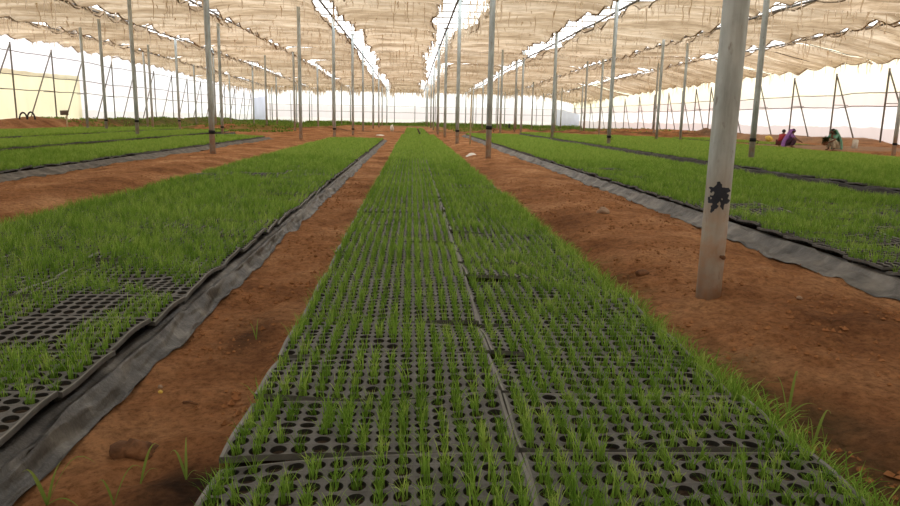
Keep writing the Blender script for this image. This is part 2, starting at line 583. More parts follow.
def cells():
    i, j = np.meshgrid(np.arange(NX), np.arange(NY))
    return ((i.ravel() - (NX - 1) / 2) * PITCH_C, (j.ravel() - (NY - 1) / 2) * PITCH_C)


CX, CY = cells()


def tray_mesh(k, seg=16):
    a = np.arange(seg) * 2 * PI / seg
    dx, dy = np.cos(a), np.sin(a)
    sq = np.maximum(np.abs(dx), np.abs(dy))
    h = PITCH_C / 2
    rings = [(dx / sq * h, dy / sq * h, 0), (dx * .0295, dy * .0295, -.002), (dx * .027, dy * .027, -.020), (dx * .023, dy * .023, -.045)]
    V, F, mi = [], [], []
    for c in range(len(CX)):
        b = c * seg * 4
        for (rx, ry, z) in rings:
            V.append(np.stack([CX[c] + rx, CY[c] + ry, np.full(seg, z)], 1))
        s = np.arange(seg)
        t = (s + 1) % seg
        for q in range(3):
            F.append(np.stack([b + q * seg + s, b + q * seg + t, b + (q + 1) * seg + t, b + (q + 1) * seg + s], 1)[:, ::-1])
            mi.append(np.full(seg, 0 if q == 0 else 1))
    V = np.concatenate(V)
    V[:, 2] += warp(V[:, 0], V[:, 1], k)
    n0 = len(V)
    # rim and skirt
    hw, hd = NX * PITCH_C / 2, NY * PITCH_C / 2
    per = []
    for t in np.linspace(-1, 1, 29)[:-1]:
        per.append((t, -1))
    for t in np.linspace(-1, 1, 15)[:-1]:
        per.append((1, t))
    for t in np.linspace(1, -1, 29)[:-1]:
        per.append((t, 1))
    for t in np.linspace(1, -1, 15)[:-1]:
        per.append((-1, t))
    per = np.array(per)
    P = []
    for (e, z) in ((0, 0), (.011, .003), (.013, -.003), (.013, -.020)):
        x, y = per[:, 0] * (hw + e), per[:, 1] * (hd + e * .3)
        P.append(np.stack([x, y, z + warp(x, y, k)], 1))
    V = np.concatenate([V] + P)
    s = np.arange(len(per))
    t = (s + 1) % len(per)
    for q in range(3):
        b = n0 + q * len(per)
        F.append(np.stack([b + s, b + t, b + len(per) + t, b + len(per) + s], 1)[:, ::-1])
        mi.append(np.full(len(per), 2 if q == 0 else 0))
    return mesh_np('tray_panel', V, np.concatenate(F)[:, ::-1], [M['tray'], M['cup'], M['rim']], np.concatenate(mi), smooth=False)


def soil_mesh(k, seg=10):
    a = np.arange(seg) * 2 * PI / seg
    V, F = [], []
    for c in range(len(CX)):
        b = c * (seg + 1)
        z = -.012 + .008 * float(vnoise(CX[c] * 40, CY[c] * 40, k)) - .010
        V.append(np.concatenate([np.stack([CX[c] + .0275 * np.cos(a), CY[c] + .0275 * np.sin(a), np.full(seg, z)], 1), [[CX[c], CY[c], z + .006]]]))
        s = np.arange(seg)
        F.append(np.stack([b + s, b + (s + 1) % seg, np.full(seg, b + seg)], 1))
    V = np.concatenate(V)
    V[:, 2] += warp(V[:, 0], V[:, 1], k)
    return mesh_np('potting_soil', V, np.concatenate(F), M['plug'])


def blades(px, py, pz, hgt, wid, lean, levels=3, rg=rng, tint=None):
    """Arrays of grass blades: curved tapering ribbons. Returns V, [quads, tris], tint."""
    n = len(px)
    az = rg.random(n) * 2 * PI
    fc = rg.random(n) * PI
    sx, sy = np.cos(fc), np.sin(fc)
    lx, ly = np.cos(az) * lean * hgt, np.sin(az) * lean * hgt
    tn = rg.random(n) if tint is None else tint
    V, T = [], []
    ts = {1: [0], 2: [0, .55], 3: [0, .4, .75]}[levels]
    for t in ts:
        w = wid * (1 - t * .55) / 2
        cx, cy, cz = px + lx * t * t, py + ly * t * t, pz + hgt * t
        V += [np.stack([cx - sx * w, cy - sy * w, cz], 1), np.stack([cx + sx * w, cy + sy * w, cz], 1)]
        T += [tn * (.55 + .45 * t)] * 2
    V.append(np.stack([px + lx, py + ly, pz + hgt * (1 - .25 * lean ** 2)], 1))
    T.append(tn)
    k = len(V)
    V = np.stack(V, 1).reshape(-1, 3)
    T = np.stack(T, 1).ravel()
    b = np.arange(n) * k
    F = []
    if levels > 1:
        F.append(np.concatenate([np.stack([b + 2 * q, b + 2 * q + 1, b + 2 * q + 3, b + 2 * q + 2], 1) for q in range(levels - 1)]))
    F.append(np.stack([b + k - 3, b + k - 2, b + k - 1], 1))
    return V, F, T


def tuft_arrays(cx, cy, cz, vigour, nmin, nmax, wid, levels, rg, hmean=.092):
    """Several blades in each cell."""
    nb = np.maximum(2, (rg.integers(nmin, nmax + 1, len(cx)) * np.clip(vigour, .4, 1.2)).astype(int))
    idx = np.repeat(np.arange(len(cx)), nb)
    r = .019 * np.sqrt(rg.random(len(idx)))
    a = rg.random(len(idx)) * 2 * PI
    h = hmean * vigour[idx] * (.55 + .75 * rg.random(len(idx)))
    tb = np.clip(.5 + .25 * rg.standard_normal(len(cx))[idx] + .18 * rg.standard_normal(len(idx)), 0, 1)
    dry = rg.random(len(idx)) < .05
    tb = np.where(dry, 1, tb)
    return blades(cx[idx] + r * np.cos(a), cy[idx] + r * np.sin(a), cz[idx], h, wid * (.7 + .6 * rg.random(len(idx))), .15 + .6 * rg.random(len(idx)) ** 2, levels, rg, tb)


def vigour_map(style, k, rg):
    v = .62 + .5 * rg.random(len(CX)) + .35 * fbm(CX * 4, CY * 4, 50 + k, 2)
    if style == 'sparse':
        keep = rg.random(len(CX)) > .22
        v = v * .98
    elif style == 'medium':
        keep = rg.random(len(CX)) > .08
    elif style == 'dense':
        keep = rg.random(len(CX)) > .01
        v = v * 1.12 + .05
    else:                                   # a bare patch in an otherwise grown tray
        d = vnoise(CX * 3.2, CY * 3.2, 60 + k) + .15 * rg.random(len(CX))
        keep = d > .52
        v = v * .9
    return np.where(keep, np.clip(v, .35, 1.4), 0)


TRAYS = [tray_mesh(k) for k in range(4)]
SOILS = [soil_mesh(k) for k in range(4)]
SEED = {}
for st, nvar in (('sparse', 4), ('medium', 4), ('dense', 4), ('patchy', 4)):
    for k in range(nvar):
        rg = np.random.default_rng(100 + 10 * k + len(st))
        v = vigour_map(st, k, rg)
        s = v > 0
        cz = -.012 + warp(CX, CY, k)
        V, F, T = tuft_arrays(CX[s], CY[s], cz[s], v[s], 12, 20, .0046, 3, rg)
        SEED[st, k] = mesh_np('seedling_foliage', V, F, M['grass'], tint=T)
TUFTS = []
for k in range(14):
    rg = np.random.default_rng(500 + k)
    V, F, T = tuft_arrays(np.zeros(1), np.zeros(1), np.zeros(1), np.array([1.05]), 15, 24, .0042, 3, rg)
    TUFTS.append(mesh_np('seedling_tuft', V, F, M['grass'], tint=T))


def style_at(bed, x, y, r):
    n = float(fbm(x * .55, y * .4, 71, 2))
    if bed == 'middle bed':
        if y < 4.6:
            return 'sparse' if r < .55 else 'medium'
        if y < 9:
            return 'medium' if r < .6 else 'sparse' if r < .75 else 'dense'
        return 'medium' if r < .2 else 'dense'
    if bed == 'film-edged bed':
        if n > .28 and y < 14 or (x > -2.5 and 3.3 < y < 4.6):
            return 'patchy'
        return 'medium' if y < 5 or r < .35 else 'dense'
    if bed == 'broad bed beyond the thick pole':
        if n > .30 or (x < 5.0 and y < 8.5 and r < .75):
            return 'patchy'
        return 'medium' if r < .3 else 'dense'
    if bed == 'end bed':
        return 'patchy' if r < .5 else 'sparse'
    return 'dense' if r < .8 else 'medium'


ROW = .522
slots = []                                   # every tray of every bed
for bi, (bn, x0, x1, y0, y1, top) in enumerate(BEDS):
    w = x1 - x0
    n_wide = int((w + .03) / 1.03)
    left = w - n_wide * 1.03
    cols = [(x0 + w / 2 + (c - .5) * 1.027, 0) for c in range(2)] if n_wide == 2 and w < 2.2 else [(x0 + .515 + c * 1.03, 0) for c in range(n_wide)]
    if bn == 'film-edged bed':               # the odd lengthwise column lies on the far side
        cols = [(x1 - .515 - c * 1.03, 0) for c in range(n_wide)]
        if left > .45:
            cols.append((x0 + left / 2, 1))
    elif left > .45:
        cols.append((x1 - left / 2, 1))
    for ci, (cx, turned) in enumerate(cols):
        step = 1.035 if turned else ROW
        for ri in range(int((y1 - y0) / step)):
            cy = y0 + (ri + .5) * step
            pr = project(cx, cy, top)
            vis = 0
            if pr and pr[2] > .3:
                px, py, d = pr
                mx, my = 400 / d, 220 / d
                if -mx < px < 900 + mx and py < 506 + my * 1.5:
                    vis = 1 / (d * d * (d + .5))
            slots.append([vis, bn, ci, ri, cx, cy, top, turned, len(cols)])
order = sorted(range(len(slots)), key=lambda q: -slots[q][0])
single = set(order[:300])
front = [q for q in order[:300] if slots[q][1] == 'middle bed'][:6] + [q for q in order[:300] if slots[q][1] == 'film-edged bed' and slots[q][7] == 0][:2]
COLNAME = {
    'middle bed': ['film-side column', 'pole-side column'],
    'film-edged bed': ['column at the film edge', 'inner column', 'outer lengthwise column'],
}
rt = random.Random(5)
far_trays = []
tuft_rg = random.Random(9)
for q, (vis, bn, ci, ri, cx, cy, top, turned, ncol) in enumerate(slots):
    jx, jy = rt.gauss(0, .010), rt.gauss(0, .004)
    rz = rt.gauss(0, .008)
    rx, ry = rt.gauss(0, .018), rt.gauss(0, .014)
    if bn == 'middle bed':
        ry += (-.035 if ci == 0 else .03)
        jx = (-1 if ci == 0 else 1) * .005 * abs(rt.gauss(0, 1))
    r = rt.random()
    if q not in single:
        sf = style_at(bn, cx, cy, r)
        far_trays.append((cx, cy, top, turned, 'medium' if sf == 'patchy' and bn != 'end bed' else sf))
        continue
    k = rt.randrange(4)
    t = empty('seedling_tray', (cx + jx, cy + jy, top + rt.uniform(-.010, .010)), rz + (PI / 2 if turned else 0))
    t.rotation_euler = (rx, ry, rz + (PI / 2 if turned else 0))
    st = style_at(bn, cx, cy, r)
    state = {'sparse': 'thinly grown', 'medium': 'evenly grown', 'dense': 'thickly grown', 'patchy': 'half bare'}[st]
    if bn in COLNAME:
        cn = COLNAME[bn][ci]
    elif ci == 0:
        cn = 'film-edge column'
    else:
        cn = f'{nth(ci + 1)} column'
    row = nth(ri + 1)
    # rows are counted from the end of the bed at the camera
    tag(t, f'{state} seedling tray, {bn}, {cn}, {row} row', 'seedling tray', f'seedling trays of the {bn}')
    obj('tray_panel', TRAYS[k], t)
    obj('potting_soil', SOILS[k], t)
    if q in front:
        rg = np.random.default_rng(900 + q)
        v = vigour_map(st, k, rg)
        cz = -.012 + warp(CX, CY, k)
        for c in np.nonzero(v > 0)[0]:
            o = obj('seedling_tuft', TUFTS[tuft_rg.randrange(14)], t, (CX[c], CY[c], cz[c]), (0, 0, tuft_rg.random() * 6.28))
            s = float(v[c]) * tuft_rg.uniform(.85, 1.15)
            o.scale = (min(1.0, .7 + .3 * s), min(1.0, .7 + .3 * s), s)
    else:
        tag(obj('seedling_foliage', SEED[st, k], t), kind='stuff')


def build_far_trays():
    rg = np.random.default_rng(77)
    A = np.array([(a[0], a[1], a[2], a[3]) for a in far_trays])
    n = len(A)
    jit = rg.normal(0, .012, n)
    x, y, z, tu = A[:, 0] + jit, A[:, 1], A[:, 2] + rg.normal(0, .006, n), A[:, 3]
    hx = np.where(tu > 0, TD / 2, TW / 2)
    hy = np.where(tu > 0, TW / 2, TD / 2)
    V, F, mi, T = [], [], [], []
    q = []
    for sx, sy in ((-1, -1), (1, -1), (1, 1), (-1, 1)):
        q.append(np.stack([x + sx * hx, y + sy * hy, z + rg.normal(0, .008, n)], 1))
    for sx, sy in ((-1, -1), (1, -1), (1, 1), (-1, 1)):
        q.append(np.stack([x + sx * hx, y + sy * hy, z - .04], 1))
    Vt = np.stack(q, 1).reshape(-1, 3)
    b = np.arange(n) * 8
    top = np.stack([b, b + 1, b + 2, b + 3], 1)
    sides = np.concatenate([np.stack([b + i, b + 4 + i, b + 4 + (i + 1) % 4, b + (i + 1) % 4], 1) for i in range(4)])
    quads = [top, sides]
    qm = [np.full(len(top), 1), np.full(len(sides), 0)]
    V.append(Vt)
    T.append(np.zeros(len(Vt)))
    off = len(Vt)
    tris = []
    sty = np.array([{'sparse': 0, 'medium': 1, 'dense': 2, 'patchy': 3}[a[4]] for a in far_trays])
    for lo, hi, nb, wid, lev in ((0, 16, 11, .007, 2), (16, 26, 9, .011, 1), (26, 40, 7, .016, 1), (40, 200, 5, .022, 1)):
        s = np.nonzero((y >= lo) & (y < hi))[0]
        if not len(s):
            continue
        c_x = np.where(tu[s][:, None] > 0, CY[None, :], CX[None, :]) + x[s][:, None]
        c_y = np.where(tu[s][:, None] > 0, CX[None, :], CY[None, :]) + y[s][:, None]
        c_z = np.repeat(z[s][:, None], len(CX), 1) - .008
        st = np.repeat(sty[s][:, None], len(CX), 1)
        keep = rg.random(c_x.shape)
        pn = vnoise(c_x * 1.7, c_y * 1.7, 90)
        ok = np.where(st == 0, keep > .3, np.where(st == 1, keep > .06, np.where(st == 2, keep > .0, pn > .5)))
        c_x, c_y, c_z = c_x[ok], c_y[ok], c_z[ok]
        vg = np.clip(.75 + .4 * rg.random(len(c_x)) + .3 * fbm(c_x * .8, c_y * .5, 91, 3), .45, 1.35)
        v, f, t = tuft_arrays(c_x, c_y, c_z, vg, nb - 1, nb, wid, lev, rg, hmean=.098)
        t = np.clip(t + (.10 if lo < 16 else .2), 0, 1)  # distant blades tinted lighter to stand for the brighter light farther down
        V.append(v)
        T.append(t)
        for blk in f:
            (quads if blk.shape[1] == 4 else tris).append(blk + off)
            if blk.shape[1] == 4:
                qm.append(np.full(len(blk), 2))
        off += len(v)
    tris = np.concatenate(tris)
    quads = np.concatenate(quads)
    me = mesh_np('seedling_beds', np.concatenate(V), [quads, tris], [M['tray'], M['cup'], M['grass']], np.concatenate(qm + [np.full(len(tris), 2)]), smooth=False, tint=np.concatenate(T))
    tag(obj('distant_seedling_trays', me), 'sea of more distant seedling trays, solid green towards the end wall', 'seedling trays', kind='stuff')


build_far_trays()


# ------------------------------------------------------------------ plastic sheets under the beds
def bed_sheet(name, label, xe, side, y0, y1, top, width, mat, seed, group=None):
    """A strip that hangs from under the tray edge down onto the path. side +1: path lies at larger x."""
    ny = int((y1 - y0) / (.05 if y0 < 3 else .09)) + 2
    prof = [(-.16, top - .095), (-.03, top - .055), (.01, top - .075), (.05, top - .045), (.30, (top - .045) * .62), (.62, (top - .045) * .25), (1.0, .012), (1.12, .004)]
    ys = np.linspace(y0, y1, ny)
    u = np.linspace(0, 1, 22)
    pu = np.linspace(0, 1, len(prof))
    po = np.interp(u, pu, [p[0] for p in prof])
    pz = np.interp(u, pu, [p[1] for p in prof])
    U, Yg = np.meshgrid(np.arange(22), ys)
    wloc = width * (1 + .45 * fbm(ys * .9, ys * 0, seed, 3) + .25 * fbm(ys * 4, ys * 0, seed + 3, 2))
    o = po[U]
    off = np.where(o > .05, .05 + (o - .05) * wloc[:, None] / 1.0, o)
    amp = sstep(0.15, .5, U / 21.0)
    X = xe + side * (off + amp * .02 * fbm(U * .25, Yg * 3, seed + 5))
    gzv = ground_z(X, Yg)
    free = sstep(.3, 1.0, U / 21.0)
    Z = np.maximum(pz[U] + gzv * free, 0) + amp * (.030 * fbm(U * .3 + Yg * 1.5, Yg * 3.2, seed + 7) + .014 * fbm(U * .6, Yg * 9, seed + 8, 2))
    Z = np.where(U > 4, np.maximum(Z, gzv + .006), Z)
    me = mesh_np('plastic_sheet', np.stack([X, Yg, Z], -1).reshape(-1, 3), grid_faces(22, ny), mat)
    return tag(obj('plastic_sheet', me), label, 'plastic sheet', group)


bed_sheet('a', 'crumpled dark plastic sheet hanging off the film-edged bed onto the narrow path', -1.40, 1, 1.2, 37, .13, .085, M['black'], 40)
bed_sheet('b', 'long grey plastic sheet along the broad bed just behind the thick pole', 3.73, -1, 2.6, 50, .17, .20, M['film'], 44)
bed_sheet('c', 'grey and black plastic sheet edging the bed across the broad bare path', -7.38, 1, 7, 37, .15, .24, M['black'], 48)
for xe, y0, y1, lab in ((7.82, 7, 51, 'black plastic strip in the gap behind the broad bed of the thick pole'), (11.87, 11, 52, 'black plastic strip in the second gap beyond the thick pole'),
                        (15.92, 14, 52.5, 'black plastic strip in the third gap beyond the thick pole')):
    bed_sheet('d', lab, xe, -1, y0, y1, (.28 if xe < 9 else .20 if xe < 15 else .13), .10, M['jet'], int(xe * 7), 'black strips between beds')
for xe, y0, y1, lab in ((-10.83, 11, 44, 'black plastic strip in the first gap towards the yellow sheet'), (-14.47, 15, 47, 'black plastic strip in the second gap towards the yellow sheet')):
    bed_sheet('d', lab, xe, 1, y0, y1, .20, .10, M['jet'], int(-xe * 7), 'black strips between beds')


# ------------------------------------------------------------------ poles
def pole(x, y, r, label, detail=0, band_h=None, group=None, lean=(0, 0)):
    zb = gz(x, y)
    top = float(roof_z(x, y)) + .15
    t = empty('support_pole', (x, y, zb))
    n = 32 if detail > 1 else 12
    L = top - zb
    pts = [(lean[0] * h, lean[1] * h, h) for h in np.linspace(-.08, L, 14 if detail > 1 else 4)]
    MB().tube(pts, r, n).build('shaft', M['pole'], t)
    if detail:
        b = MB()
        hh = L - .06
        b.tube([(-r * 1.6, 0, hh), (r * 1.6, 0, hh)], r * .55, 8)
        b.build('clamp', M['wire'], t)
    if band_h:
        s = MB()
        s.tube([(lean[0] * band_h, 0, band_h - .05), (lean[0] * band_h, 0, band_h + .05)], r * 1.12, 14)
        s.tube([(r * 1.0, -.01, band_h), (r * 1.9, -.03, band_h - .03), (r * 1.5, -.02, band_h - .12)], .012, 6)
        s.build('tie_band', M['band'], t)
    return tag(t, label, 'pole', group)


R_P = .083
bx_, by_ = ground_at(708, 297)
for _ in range(12):
    nx_, ny_ = ground_at(708, 297, gz(bx_, by_))
    bx_, by_ = (bx_ + nx_) / 2, (by_ + ny_) / 2
big = pole(bx_, by_, R_P, 'thick grey metal pole with dark paint mark, standing closest on the soil path', 2, lean=(.004, 0))
to_cam = math.atan2(-4.86, -2.18)
# painted mark
rows = ['....XX......', '....XXX.....', '...XXXX.....', 'XXXXXXXXXXX.', '.XXXXXXXXXXX', '.X.XXXXXXX..', '...XXXXXXXX.', '.XXXXXXXXXX.', 'X.XXXXX.XXX.', 'XXXXXXXXXXXX', 'XXXXXX.XXXX.',
        '...XX..XX...', '..XXXX.XX...', '..XXX...X...', '..XX........', '..X.........']
vb, fb = [], []
z_hi, z_lo = .815, .60
bitmap = np.array([[1.0 if ch == 'X' else 0.0 for ch in rw.ljust(12, '.')] for rw in rows])
GU, GV = 60, 84


def ink(u, v):
    x, y = u * 12 - .5 + .5 * float(fbm(u * 7, v * 9, 81, 3)), v * 16 - .5 + .5 * float(fbm(u * 7 + 9, v * 9, 82, 3))
    x0, y0 = math.floor(x), math.floor(y)
    fx, fy = x - x0, y - y0
    g = lambda a, b: bitmap[b, a] if 0 <= a < 12 and 0 <= b < 16 else 0.0
    return (g(x0, y0) * (1 - fx) + g(x0 + 1, y0) * fx) * (1 - fy) + (g(x0, y0 + 1) * (1 - fx) + g(x0 + 1, y0 + 1) * fx) * fy


for gv in range(GV):
    for gu in range(GU):
        if ink((gu + .5) / GU, (gv + .5) / GV) < .48:
            continue
        b = len(vb)
        for (du, dv) in ((0, 0), (1, 0), (1, 1), (0, 1)):
            uu = -.72 + 1.66 * (gu + du) / GU
            zz = z_hi + (z_lo - z_hi) * (gv + dv) / GV
            a = to_cam + math.asin(max(-.98, min(.98, uu)))
            vb.append((.004 * zz + (R_P + .0016) * math.cos(a), (R_P + .0016) * math.sin(a), zz))
        fb.append((b, b + 1, b + 2, b + 3))
me = bpy.data.meshes.new('paint_mark')
me.from_pydata(vb, [], fb)
me.materials.append(M['paint'])
o = obj('paint_mark', me, big)
o['label'] = 'ragged dark navy brush mark'
a = to_cam + .75
nl = MB()
nx, ny = math.cos(a), math.sin(a)
nl.tube([(nx * (R_P - .01), ny * (R_P - .01), .305), (nx * (R_P + .022), ny * (R_P + .022), .303)], .010, 10)
nl.tube([(nx * (R_P + .022), ny * (R_P + .022), .303), (nx * (R_P + .034), ny * (R_P + .034), .302)], [.016, .014], 10)
nl.build('bolt', M['rust'], big)

MEAS = [  # photo points where pole feet stand, and height of the black tie
    (488, 162, .9), (457, 145, .62), (444.7, 138.6, None), (437.8, 134.8, None),
    (750, 168, .62), (608, 151, .42), (551.7, 142.7, None), (500, 136, None), (520.7, 135.5, None), (598.7, 137, None), (656, 143, None), (680, 142.5, None), (893, 157, .5),
    (213, 157, .62), (301, 141, None), (334.5, 138.5, .5), (353, 135, .4), (138, 140, .72), (222.6, 136, .5), (295, 131, None), (107, 134, .6), (180, 131, .7), (153, 129.3, None), (267, 129.5, None), (88, 131, None),
]
pl = [(ground_at(a, b) + (c,)) for a, b, c in MEAS]
for X0 in (-21.6, -16, -9.6, -4.0, 2.2, 8.6, 14.6, 20.8):
    for Yk in (60, 73, 86.5, 99.5, 112.5):
        if all(abs(p[0] - X0) > 2.2 or abs(p[1] - Yk) > 4 for p in pl):
            pl.append((X0 + random.uniform(-.15, .15), Yk + random.uniform(-.5, .5), None))
lines = {}
for p in pl:
    k = min(range(8), key=lambda i: abs((-21.6, -16, -10.6, -4.6, 2.2, 8.8, 14.6, 21.0)[i] - p[0]))
    lines.setdefault(k, []).append(p)
LINE = ['fourth row towards the yellow sheet', 'third row towards the yellow sheet', 'second row towards the yellow sheet', 'row on the broad bare path',
        'row beside the middle bed', 'first row towards the squatting workers', 'second row towards the squatting workers', 'third row towards the squatting workers']
for k, ps in lines.items():
    ps.sort(key=lambda p: p[1])
    for i, (x, y, bh) in enumerate(ps):
        i2 = i + (2 if k == 4 else 1)
        pole(x, y, .082, f'slim grey metal pole{" with black tie" if bh else ""}, {nth(i2)} in the {LINE[k]}', 1 if y < 45 else 0, bh, 'slim roof poles')

# ------------------------------------------------------------------ walls
def wall(name, p0, p1, h, mat, seed):
    p0, p1 = Vector(p0), Vector(p1)
    n = int((p1 - p0).length / .6) + 2
    zs = np.linspace(0, h, 14)
    t = np.linspace(0, 1, n)
    Tg, Zg = np.meshgrid(t, zs)
    d = (p1 - p0).normalized()
    nv = Vector((-d.y, d.x, 0))
    L = (p1 - p0).length
    w = .10 * fbm(Tg * L * .5, Zg * .8, seed)
    X = p0.x + (p1.x - p0.x) * Tg + nv.x * w
    Y = p0.y + (p1.y - p0.y) * Tg + nv.y * w
    G = grid_faces(n, 14)
    if name == 'wall_left':
        cy = Y.ravel()[G].mean(1)
        cz = Zg.ravel()[G].mean(1)
        G = G[~((cy > 47.2) & (cy < 59.9) & (cz > .5) & (cz < 3.7))]
    me = mesh_np(name, np.stack([X, Y, Zg], -1).reshape(-1, 3), G, mat)
    return tag(obj(name, me), None, kind='structure')


WL, WR, WB = X_L - .35, X_R + .35, Y_B + .35
wall('wall_left', (WL, Y_F, 0), (WL, WB, 0), 6.9, M['wall_left'], 1)
wall('wall_right', (WR, Y_F, 0), (WR, WB, 0), 6.9, M['wall_right'], 2)
wall('wall_back', (WL, WB, 0), (WR, WB, 0), 6.9, M['wall_back'], 3)
wall('wall_front', (WL, Y_F, 0), (WR, Y_F, 0), 6.9, M['wall_front'], 4)


def side_post(x, y, label, brace, group):
    zb = min(0, gz(x, y))
    zt = float(roof_z(x, y)) - .72
    t = empty('wall_post', (x, y, zb))
    MB().tube([(0, 0, -.05), (0, 0, zt - zb)], .055, 8).build('shaft', M['thin'], t)
    if brace:
        MB().tube([(0, 0, zt - .1), (0, -4.2 if x < 0 else -2.9, -.02)], .045, 8).build('brace', M['thin'], t)
        MB().tube([(0, 0, 2.6), (0, -1.6, 2.55)], .025, 6).build('tie_bar', M['thin'], t)
    tag(t, label, 'post', group)


ys_r = [30.6, 35.8, 41.0, 46.2, 51.4, 56.6, 61.8, 66, 69.5, 73, 77, 81.5, 87, 93, 99, 105, 111, 117, 122]
for i, y in enumerate(ys_r):
    if y > 38:
        side_post(X_R, y, f'side-wall post with slanting brace behind the workers, {nth(i - 1)} from the open end', True, 'braced posts of the side walls')
ys_l = [45, 50.3, 55.8, 61, 66.5, 72, 77, 82.5, 88, 93.5, 99, 105, 111, 117, 122]
for i, y in enumerate(ys_l):
    side_post(X_L, y, f'side-wall post with slanting brace by the yellow sheet, {nth(i + 1)} from the open end', True, 'braced posts of the side walls')
for i, x in enumerate(np.linspace(X_L + 2.5, X_R - 2.5, 15)):
    side_post(float(x), Y_B, f'thin end-wall post, {nth(i + 1)} counted from the yellow-sheet corner', False, 'thin posts of the end wall')


def rail(pts, r, label, cat='rail', group=None, mat='wire', name='wall_rail', n=6):
    o = MB().tube(pts, r, n).build(name, M[mat])
    tag(o, label, cat, group)


def droop(a, b, n=40, sag=.04, seed=0):
    a, b = Vector(a), Vector(b)
    out = []
    for i in range(n + 1):
        p = a.lerp(b, i / n)
        p.z += sag * float(fbm(i * .7, 0, seed, 2))
        out.append(p)
    return out


for z, nm in ((5.25, 'top'), (3.25, 'middle'), (2.45, 'low')):
    rail(droop((X_R + .08, 30, z), (X_R + .08, Y_B, z), 60, .08, 3), .032, f'{nm} rail along the side wall behind the workers', group='wall rails')
for z, nm in ((5.15, 'top'), (3.6, 'middle'), (2.6, 'low')):
    rail(droop((X_L - .08, 36, z), (X_L - .08, Y_B, z), 60, .08, 4), .032, f'{nm} rail along the side wall by the yellow sheet', group='wall rails')
for z, nm in ((3.05, 'upper'), (2.0, 'lower')):
    rail(droop((X_L, Y_B + .08, z), (X_R, Y_B + .08, z), 40, .06, 5), .035, f'{nm} rail across the end wall', group='wall rails')


def bend(a, b, n, sag, seed):
    out = droop(a, b, n, sag, seed)
    for p in out:
        p.z += float(roof_z(p.x, p.y)) - Z_NET
    return out


def hung_sheet(p0, p1, z0a, z1a, z0b, z1b, mat, label, seed, n=26):
    p0, p1 = Vector(p0), Vector(p1)
    t = np.linspace(0, 1, n)
    v = np.linspace(0, 1, 14)
    T, Vv = np.meshgrid(t, v)
    d = (p1 - p0).normalized()
    w = .07 * fbm(T * (p1 - p0).length * .9, Vv * 2, seed)
    z0 = z0a + (z0b - z0a) * T
    z1 = z1a + (z1b - z1a) * T + .12 * fbm(T * 6, T * 0, seed + 1)
    X = p0.x + (p1.x - p0.x) * T - d.y * w
    Y = p0.y + (p1.y - p0.y) * T + d.x * w
    me = mesh_np('hung_sheet', np.stack([X, Y, z0 + (z1 - z0) * Vv], -1).reshape(-1, 3), grid_faces(n, 14), mat)
    # object origin kept at the world origin so that the film's height bands read true heights
    tag(obj('hung_sheet', me), label, 'plastic sheet')


hung_sheet((X_L - .22, 46.6, 0), (X_L - .22, 60.5, 0), .3, 3.85, .3, 4.05, M['yellow_sheet'], 'pale yellow plastic sheet hung on the side wall near the small sign', 11)
hung_sheet((X_L + .3, 121.5, 0), (X_L + 2.2, 124.2, 0), .1, 3.9, .1, 4.3, M['blue_sheet'], 'bluish plastic sheet hung across the corner on the yellow-sheet side', 12)
hung_sheet((X_R - 2.6, 124.2, 0), (X_R - .2, 117.5, 0), .1, 3.2, .1, 2.2, M['blue_sheet'], 'bluish plastic sheet hung across the corner on the workers side', 13)

# ------------------------------------------------------------------ roof: shade nets, pipes, wires
GAPS = [X_L + .12, -21.8, -15.6, -9.6, -3.75, 1.9, 8.9, 15.6, 22.2, X_R - .12]
WIRE = 2.25


def fringe_mesh(pts, seed, nr, length, wid):
    """Frayed threads hanging at the points given."""
    rg = np.random.default_rng(seed)
    V, Fq = [], []
    P = np.array(pts)
    for q in range(nr):
        p = P[rg.integers(len(P))] + np.array([rg.normal(0, .02), rg.normal(0, .02), .02])
        L = length * (.25 + rg.random() ** 2 * 1.3)
        w = wid * (.5 + rg.random())
        a = rg.random() * PI
        dx, dy = math.cos(a) * w / 2, math.sin(a) * w / 2
        b = len(V)
        sw = rg.normal(0, .03, 2)
        for t in (0, .35, .7, 1):
            c = p + np.array([sw[0] * t * t + .03 * math.sin(t * 6 + q), sw[1] * t * t, -L * t])
            k = 1 - .6 * t
            V += [c - np.array([dx * k, dy * k, 0]), c + np.array([dx * k, dy * k, 0])]
        for t in range(3):
            i = b + 2 * t
            Fq.append((i, i + 1, i + 3, i + 2))
    return mesh_np('fringe', np.array(V), np.array(Fq), M['fringe'])


